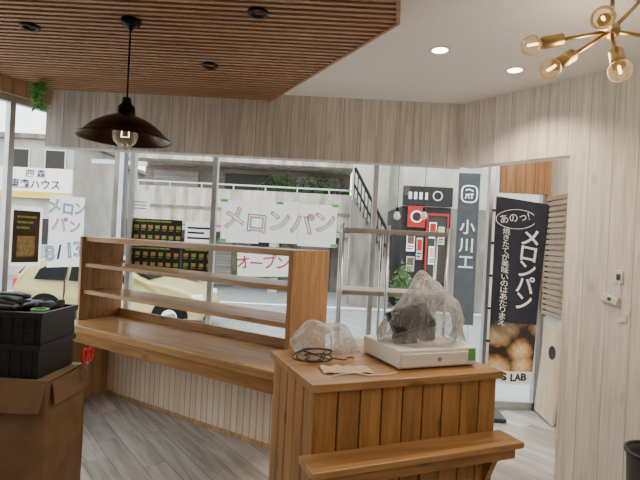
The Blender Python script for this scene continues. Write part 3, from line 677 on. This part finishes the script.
for (a, b, c, d, lab) in ((126, 219, 182, 244, 'black product poster with small food pictures, upper one of the three'), (126, 246, 180, 271, 'black product poster with small food pictures, lower left of the three'), (182, 248, 213, 272, 'black product poster with small food pictures, lower right and narrowest of the three')):
    t = poster('product_poster', a, b, c, d, lab, M_bill, group='black product posters on the front glass')
    w_, h_ = t['_w'], t['_h']; nxx = max(4, int(w_/.066))
    obj('title_bar', boxes((-w_*.42, w_*.30, -.003, -.001, h_*.38, h_*.44)), M_yel, t)
    for i in range(nxx):
        for j in range(2):
            x = -w_/2+(i+.5)*w_/nxx; z = -h_*.46+(j+.55)*h_*.40
            obj('picture', boxes((x-.022, x+.020, -.003, -.001, z-.012, z+.022)), M_gold if (i*2+j) % 3 else M_yel, t)
            obj('caption_bar', boxes((x-.022, x+.012, -.003, -.001, z-.030, z-.022)), M_yel, t)
t = poster('hand_lettered_poster', 49, 196, 84, 267, 'tall white poster with blue-green and violet handwriting on the left window', M_paper, left=True)
for i, (ch, x, z, s_, m_) in enumerate((('メ', -.12, .20, .13, M_teal), ('ロ', 0, .185, .12, M_purple), ('ン', .11, .195, .12, M_teal), ('パ', -.07, .05, .14, M_pink), ('ン', .07, .04, .12, M_purple))):
    lettering('lettering', ch, s_, m_, t, (x, -.006, z), rot=(R(90), R([-8, 5, -4, 7, -6][i]), 0), outline=.0035)
for ch, x, s_, m_ in (('8', -.14, .17, M_teal), ('/', -.06, .16, M_purple), ('1', .03, .18, M_teal), ('3', .11, .18, M_purple)):
    lettering('lettering', ch, s_, m_, t, (x, -.006, -.17+x*.15), rot=(R(90), R(-7), 0), outline=.005)
t = poster('picture_poster', 10, 206, 42, 266, 'white poster with a dark brown picture on the left window', M_paper, left=True)
w_, h_ = t['_w'], t['_h']
obj('picture', boxes((-w_*.42, w_*.42, -.003, -.001, -h_*.44, h_*.42)), M_warmprint, t)
obj('bread_print', boxes((-w_*.28, w_*.28, -.005, -.003, -h_*.34, h_*.0)), M_gold, t)
for j in range(3): obj('print_line', boxes((-w_*.30, w_*(.30-.1*j), -.005, -.003, h_*(.30-j*.09), h_*(.335-j*.09))), M_yel, t)

# ------------------------------------------------------------ street outside
struct('ground_road', boxes((-40, 40, YG+1.3, 60, GR-.1, GR)), M_asph)
struct('ground_pavement', boxes((-40, 40, YG+.06, YG+1.3, GR-.1, -.14)), M_pave)
struct('ground_side_street', boxes((-40, -5.8, -30, YG+.06, GR-.1, GR)), M_asph)
tag(obj('road_line', boxes((-12, 6, 15.0, 15.2, GR, GR+.006)), M_wprint), 'long white painted line on the road beyond the car', 'road marking')

# compact car
t = thing('car', 'cream yellow compact car with dark windows parked outside the window', 'car', (-4.40, 10.9, GR))
# side profile (x, z): lower body and cabin, nose to the right
prof = [(-1.98, .30), (-2.06, .50), (-2.05, .80), (-1.98, 1.02), (-1.86, 1.22), (-1.66, 1.38), (-1.35, 1.48), (-.9, 1.53), (-.4, 1.52), (.0, 1.45), (.32, 1.31), (.60, 1.13), (.85, 1.04), (1.25, .98), (1.62, .89), (1.90, .77), (2.05, .60), (2.08, .42), (2.0, .28)]
def tum(z): return 1-.24*max(0, z-.95)/.56
rows = [(-.82, .945), (-.80, .97), (-.72, .995), (-.35, 1.015), (.35, 1.015), (.72, .995), (.80, .97), (.82, .945)]
bm = BM(); vr = []
for y, k in rows: vr.append([bm.verts.new((x*k, y*tum(z), .28+(z-.28)*k)) for x, z in prof])
for a, b in zip(vr, vr[1:]):
    for i in range(len(prof)-1): bm.faces.new((a[i], a[i+1], b[i+1], b[i]))
    bm.faces.new((a[-1], a[0], b[0], b[-1]))
bm.faces.new(vr[0]); bm.faces.new(vr[-1][::-1])
obj('body', bm, M_car, t, smooth=False, bevel=.07, seg=4)
def pane(pts, side):
    bm = BM(); prism(bm, [(x*.945, side*.836*tum(z), .28+(z-.28)*.945) for x, z in pts], (0, side*.014, 0)); return bm
for pts in ([(-1.66, 1.02), (-1.58, 1.24), (-1.38, 1.36), (-1.05, 1.42), (-.97, 1.42), (-.97, 1.02)], [(-.88, 1.02), (-.88, 1.42), (-.35, 1.41), (-.02, 1.35), (.24, 1.23), (.44, 1.08), (.44, 1.02)]):
    for sd in (-1, 1): obj('side_window', pane(pts, sd), M_carglass, t)
bm = BM(); prism(bm, [(.80, -.66, 1.07), (.80, .66, 1.07), (.12, .58, 1.42), (.12, -.58, 1.42)], (.03, 0, .03)); obj('windscreen', bm, M_carglass, t)
bm = BM(); prism(bm, [(-1.97, -.64, 1.06), (-1.97, .64, 1.06), (-1.70, .56, 1.38), (-1.70, -.56, 1.38)], (-.03, 0, .02)); obj('rear_window', bm, M_carglass, t)
for x in (-1.3, 1.32):
    for sd in (-1, 1):
        bm = BM(); prism(bm, [(x+.39*math.cos(a), sd*.826, .305+.39*math.sin(a)) for a in [k/20*math.pi for k in range(21)]], (0, sd*.006, 0)); obj('wheel_arch', bm, M_tyre, t)
        y = sd*.76
        T = Matrix.Rotation(R(90), 4, 'X'); bm = BM(); lathe(bm, [(0, -.09), (.22, -.09), (.29, -.085), (.305, -.05), (.305, .05), (.29, .085), (.22, .09), (0, .09)], 32, (x, y, .305), T); wh = obj('wheel', bm, M_tyre, t, True)
        bm = BM(); lathe(bm, [(0, -.005), (.06, -.012), (.17, 0), (.18, .02)], 28, (x, y+(-.10 if y < 0 else .10), .305), Matrix.Rotation(R(-90 if y < 0 else 90), 4, 'X')); obj('hubcap', bm, M_steel, wh, True)
for y in (-.68, .68): obj('headlamp', boxes((1.66, 1.97, y-.14, y+.14, .62, .80)), M_white, t, bevel=.05, seg=3)
for y in (-.70, .70): obj('tail_lamp', boxes((-2.04, -1.88, y-.08, y+.08, .72, 1.0)), M_red, t, bevel=.03, seg=3)
obj('bumper', boxes((1.95, 2.09, -.72, .72, .28, .42)), M_blackpl, t, bevel=.03)
obj('sill_trim', boxes((-.9, .9, -.835, -.80, .28, .38)), M_blackpl, t)
obj('wing_mirror', boxes((.42, .56, -.98, -.82, .98, 1.10)), M_car, t, bevel=.03)
obj('door_seam', boxes((-.925, -.910, -.836, -.80, .36, .97)), M_blackpl, t)
obj('door_handle', boxes((-.72, -.55, -.84, -.80, .88, .91)), M_steel, t)

# building across the road with a long concrete balcony
BY = 18.0
bx0, bx1 = P(128, 200, BY).x, P(352, 200, BY).x
def zz(v, u=245): return P(u, v, BY).z
t = thing('concrete_building', 'weathered concrete building with a long balcony across the road', 'building', ((bx0+bx1)/2, BY, GR))
hw = (bx1-bx0)/2; g = GR
obj('upper_wall', boxes((-hw, hw, 1.6, 6, zz(238)-g, 9)), M_brick, t)
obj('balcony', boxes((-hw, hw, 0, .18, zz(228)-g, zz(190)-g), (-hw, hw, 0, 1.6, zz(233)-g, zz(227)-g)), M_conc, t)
obj('canopy', boxes((-hw, hw, -.3, 1.7, zz(164)-g, zz(152)-g)), M_conc, t)
obj('balcony_rail', boxes((-hw, hw, .04, .10, zz(186)-g, zz(184.5)-g), *[(-hw+.3+i*1.2, -hw+.34+i*1.2, .05, .09, zz(190)-g, zz(185)-g) for i in range(7)]), M_alu, t)
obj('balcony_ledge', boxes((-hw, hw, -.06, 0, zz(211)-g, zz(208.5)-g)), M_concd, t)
for i in range(4):
    x = -hw+.2+i*(2*hw-.4)/3; obj('pillar', boxes((x-.18, x+.18, .3, .6, 0, zz(233)-g)), M_conc, t)
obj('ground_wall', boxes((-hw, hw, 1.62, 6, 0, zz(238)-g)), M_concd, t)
for i in range(4):
    x0 = -hw+.5+i*(2*hw-.4)/4; x1 = x0+(2*hw-.4)/4-.8
    obj('dark_opening' if i % 2 == 0 else 'shutter', boxes((x0, x1, 1.52, 1.61, .1, zz(242)-g)), M_dglass if i % 2 == 0 else M_shut, t)
for i in range(3):
    x = -hw+1.3+i*(2*hw-2.6)/2
    obj('shutter' if i != 1 else 'dark_opening', boxes((x-.9, x+.9, 1.5, 1.6, zz(190)-g-.6, zz(169)-g)), M_shut if i != 1 else M_dglass, t)
bm = BM()
for k in range(7): leafage(bm, 70, (hw-3.2+k*.5, .9, zz(188)-g+.15+.2*math.sin(k*2)), (.25, .15, .25), .12)
obj('balcony_plants', bm, M_foil, t)
# stair right of it
sx0, sx1 = P(354, 200, 15.4).x, P(394, 200, 15.4).x
t = thing('outdoor_stair', 'outdoor staircase with black railing between the two buildings', 'stairs', (sx0, 15.4, GR)); wS = sx1-sx0
ns = 14; zs_ = lambda v: P(375, v, 15.4).z-GR
bs = []
for i in range(ns):
    zt = zs_(196)+(zs_(262)-zs_(196))*(i+.5)/ns; bs.append((i*wS/ns, (i+1)*wS/ns, .2, 1.3, 0, zt))
obj('steps', boxes(*bs), M_concd, t)
bm = BM(); r0, r1 = zs_(168), zs_(238); sweep(bm, [(0, .15, r0), (wS, .15, r1)], .05, 8); sweep(bm, [(0, .15, r0-.55), (wS, .15, r1-.55)], .035, 8)
for i in range(12): x = i*wS/11; z = r0+(r1-r0)*i/11; box(bm, x-.018, x+.018, .13, .17, z-1.0, z)
obj('railing', bm, M_black, t)
obj('back_wall', boxes((0, wS, 1.32, 1.5, 0, 8)), M_house, t)
# red and dark shop
SHY = 15.4
t = thing('red_shopfront', 'dark shopfront with a red sign and round emblem behind the chrome rack', 'building', (P(425, 240, SHY).x, SHY, GR)); hw = (P(449, 240, SHY).x-P(400, 240, SHY).x)/2
zs = lambda v: P(425, v, SHY).z-GR
obj('facade', boxes((-hw, hw, 0, 4, 0, zs(207))), M_shop, t)
obj('upper_floor', boxes((-hw, hw+3.4, .05, 4, zs(207), 10)), M_house, t)
obj('side_wall', boxes((hw+.01, hw+3.4, .05, 4, 0, zs(207))), M_concd, t)
obj('fascia', boxes((-hw, hw, -.14, -.01, zs(206), zs(187))), M_shop, t)
obj('red_sign', boxes((-hw+.16, -hw+.72, -.20, -.14, zs(228), zs(207))), M_redw, t)
x = -hw+.44; zc = zs(217.5)
bm = BM(); sweep(bm, [Vector((x+.17*math.cos(a), -.215, zc+.17*math.sin(a))) for a in [k/28*2*math.pi for k in range(29)]], .025, 8); obj('emblem_ring', bm, M_wprint, t)
bm = BM(); lathe(bm, [(0, .0), (.11, 0), (.11, .02), (0, .02)], 30, (x, -.20, zc), Matrix.Rotation(R(90), 4, 'X')); obj('emblem_disc', bm, M_shop, t)
bm = BM(); sweep(bm, [Vector((.30+.14*math.cos(a), -.16, zs(196)+.14*math.sin(a))) for a in [k/28*2*math.pi for k in range(29)]], .018, 8); obj('fascia_ring', bm, M_faint, t)
for k in range(4): obj('fascia_stroke', boxes((-.62+k*.17, -.52+k*.17, -.155, -.14, zs(200), zs(193))), M_faint, t)
obj('door_frame', boxes((.0, .05, -.10, -.01, 0, zs(213)), (hw-.12, hw-.07, -.10, -.01, 0, zs(213)), (.05, hw-.12, -.10, -.01, zs(215.5), zs(213))), M_redw, t)
obj('shop_window', boxes((.05, hw-.12, -.05, -.01, .9, zs(215.5))), M_dglass, t)
for n_, (a, b, c, d) in enumerate(((.10, .34, 238, 222), (.40, .60, 244, 226), (-.60, -.34, 252, 234), (-.28, -.08, 260, 238), (.12, .40, 264, 246), (-.58, -.32, 272, 257))):
    w_ = obj('window_poster', boxes((a, b, -.07, -.055, zs(c), zs(d))), M_wprint if n_ % 2 == 0 else M_house, t); hh = zs(d)-zs(c)
    obj('poster_picture', boxes((a+.03, b-.03, -.085, -.07, zs(c)+hh*.42, zs(d)-hh*.08)), (M_redw, M_gold, M_warmprint)[n_ % 3], w_)
    for j in range(2): obj('poster_line', boxes((a+.03, b-.03-j*.04, -.085, -.07, zs(c)+hh*(.26-j*.14), zs(c)+hh*(.32-j*.14))), M_ink, w_)
# tall slate sign with an outlined emblem
SY = 6.3; p0 = P(467, 240, SY); q0 = P(457, 240, SY); q1 = P(477.5, 240, SY); zt = P(467, 173, SY).z; zb = P(467, 325, SY).z
t = thing('vertical_sign', 'tall slate sign with outlined emblem and vertical characters outside', 'sign', (p0.x, SY, GR), R(-6)); hw = (q1.x-q0.x)/2
obj('sign_panel', boxes((-hw, hw, 0, .06, zb-GR, zt-GR)), M_slate, t, bevel=.006)
for x in (-hw+.02, hw-.06): obj('sign_leg', boxes((x, x+.04, .01, .05, 0, zb-GR)), M_steel, t)
ze = P(466, 194, SY).z-GR; q = .098
bm = BM(); sweep(bm, [Vector((math.copysign(abs(math.cos(a))**.6, math.cos(a))*q, -.008, ze+math.copysign(abs(math.sin(a))**.6, math.sin(a))*q*1.1)) for a in [k/40*2*math.pi for k in range(41)]], .010, 8)
sweep(bm, [(-.05, -.008, ze+.05), (.0, -.008, ze+.062), (.05, -.008, ze+.038)], .009, 6); sweep(bm, [(-.05, -.008, ze-.01), (.05, -.008, ze+.0)], .009, 6)
sweep(bm, [(-.05, -.008, ze-.06), (-.022, -.008, ze-.0), (.0, -.008, ze-.06)], .009, 6); sweep(bm, [(.032, -.008, ze+.0), (.032, -.008, ze-.06)], .009, 6)
obj('emblem', bm, M_wprint, t)
for ch, v in (('小', 228), ('川', 246), ('工', 263)):
    lettering('lettering', ch, .20, M_faint, t, (-.005, -.006, P(465, v, SY).z-GR), bold=.003)

# buildings on the left
def house(u0, u1, v0, Y, lab, mat, rows, cols, depth=5, roof=True):
    x0, x1 = P(u0, v0, Y).x, P(u1, v0, Y).x; hw = (x1-x0)/2; zt = P((u0+u1)/2, v0, Y).z-GR
    t = thing('house', lab, 'building', ((x0+x1)/2, Y, GR)); obj('wall', boxes((-hw, hw, 0, depth, 0, zt)), mat, t)
    for r in range(rows):
        for c in range(cols):
            x = -hw+(c+.5)*2*hw/cols; z = zt*(r+.45)/rows; s = .3*2*hw/cols; f = obj('window', boxes((x-s, x+s, -.05, 0, z, z+zt/rows*.42)), M_alu, t)
            obj('pane', boxes((x-s+.06, x+s-.06, -.06, -.05, z+.06, z+zt/rows*.42-.06)), M_dglass, f)
    if roof: obj('roof', boxes((-hw-.25, hw+.25, -.3, depth+.3, zt, zt+.2)), M_concd, t)
    return t
h1 = house(-70, 75, 138, 20, 'cream house with a dark lettered sign seen through the left window', M_house, 2, 4)
p = P(36, 183, 19.8); sw_ = 1.5; px, pz = p.x-h1.location.x, p.z-GR
obj('sign_board', boxes((px-sw_, px+sw_, -.25, -.15, pz-.62, pz+.62)), M_wprint, h1)
obj('sign_band', boxes((px-sw_, px+sw_, -.27, -.25, pz-.62, pz-.36)), M_band, h1)
lettering('lettering', '四 森', .36, M_blue, h1, (px, -.27, pz+.36), bold=.004)
lettering('lettering', '東森ハウス', .42, M_blue, h1, (px, -.27, pz-.08), bold=.006)
house(78, 126, 168, 26, 'grey house standing between the cream house and the concrete building', M_concd, 3, 2)
house(-260, -72, 120, 24, 'tall pale house at the far left of the street', M_conc, 3, 4)
t = thing('utility_pole', 'concrete utility pole with crossarms in front of the concrete building', 'pole', (P(118, 200, 14).x, 14, GR))
bm = BM(); sweep(bm, [(0, 0, 0), (0, 0, 9)], [.16, .11], 16); obj('shaft', bm, M_concd, t, True)
for z, l in ((4.0, .8), (6.6, .7)): obj('crossarm', boxes((-l, l, -.06, .06, z, z+.12)), M_alu, t)
t = thing('street_tree', 'leafy green shrub beside the red shopfront across the road', 'shrub', (P(403, 270, 14).x, 14, GR))
bm = BM(); leafage(bm, 300, (0, 0, 1.0), (.12, .12, .22))
obj('foliage', bm, M_foil, t); bm = BM(); sweep(bm, [(0, 0, 0), (.02, 0, 1.0)], [.04, .02], 10); obj('stem', bm, M_carton, t)

# ------------------------------------------------------------ light
wd = bpy.data.worlds.new('overcast_sky'); S.world = wd; wd.use_nodes = True; nt = wd.node_tree
bg = nt.nodes['Background']; tc = nt.nodes.new('ShaderNodeTexCoord'); sp = nt.nodes.new('ShaderNodeSeparateXYZ'); cr = nt.nodes.new('ShaderNodeValToRGB')
nt.links.new(tc.outputs['Generated'], sp.inputs[0]); nt.links.new(sp.outputs['Z'], cr.inputs['Fac']); nt.links.new(cr.outputs['Color'], bg.inputs['Color'])
cr.color_ramp.elements[0].color = (.82, .85, .88, 1); cr.color_ramp.elements[1].color = (.92, .96, 1, 1); bg.inputs['Strength'].default_value = 4.7
def lamp(kind, loc, energy, col, size=.05, spot=None):
    l = bpy.data.lights.new('lamp_and_fill_light', kind); l.energy = energy; l.color = col
    if kind == 'SPOT': l.spot_size = spot; l.spot_blend = .6; l.shadow_soft_size = size
    elif kind == 'POINT': l.shadow_soft_size = size
    o = bpy.data.objects.new('lamp_and_fill_light', l); COL.objects.link(o); o.location = loc; return o
warm = (1, .80, .58)
for (u, v) in ((440, 50), (515, 70)):
    p = PZ(u, v, CEIL); lamp('SPOT', (p.x, p.y, CEIL-.03), 48, warm, .05, R(130))
for (x, y) in ((1.2, 1.0), (2.0, -.4), (0.2, -.5), (-1.2, .8), (-2.2, -.3)):
    lamp('SPOT', (x, y, CEIL-.08), 32, (1, .86, .70), .08, R(150))  # unseen fill spots without fixtures, added to brighten the room
lamp('POINT', (hc.x, hc.y, hc.z-.14), 7, warm, .1)
lamp('POINT', (1.85, 3.75, CEIL-.25), 9, warm, .08)

# ------------------------------------------------------------ camera
cam = bpy.data.cameras.new('camera'); co = bpy.data.objects.new('camera', cam); COL.objects.link(co)
cam.sensor_width = 36; cam.lens = 36*F/640; cam.clip_start = .05; cam.clip_end = 300
c, s = math.cos(PHI), math.sin(PHI)
co.matrix_world = Matrix(((c, -s, 0, 0), (0, 0, -1, 0), (s, c, 0, H), (0, 0, 0, 1)))
S.camera = co
for o in list(COL.objects):
    for k in ('_w', '_h'):
        if k in o: del o[k]
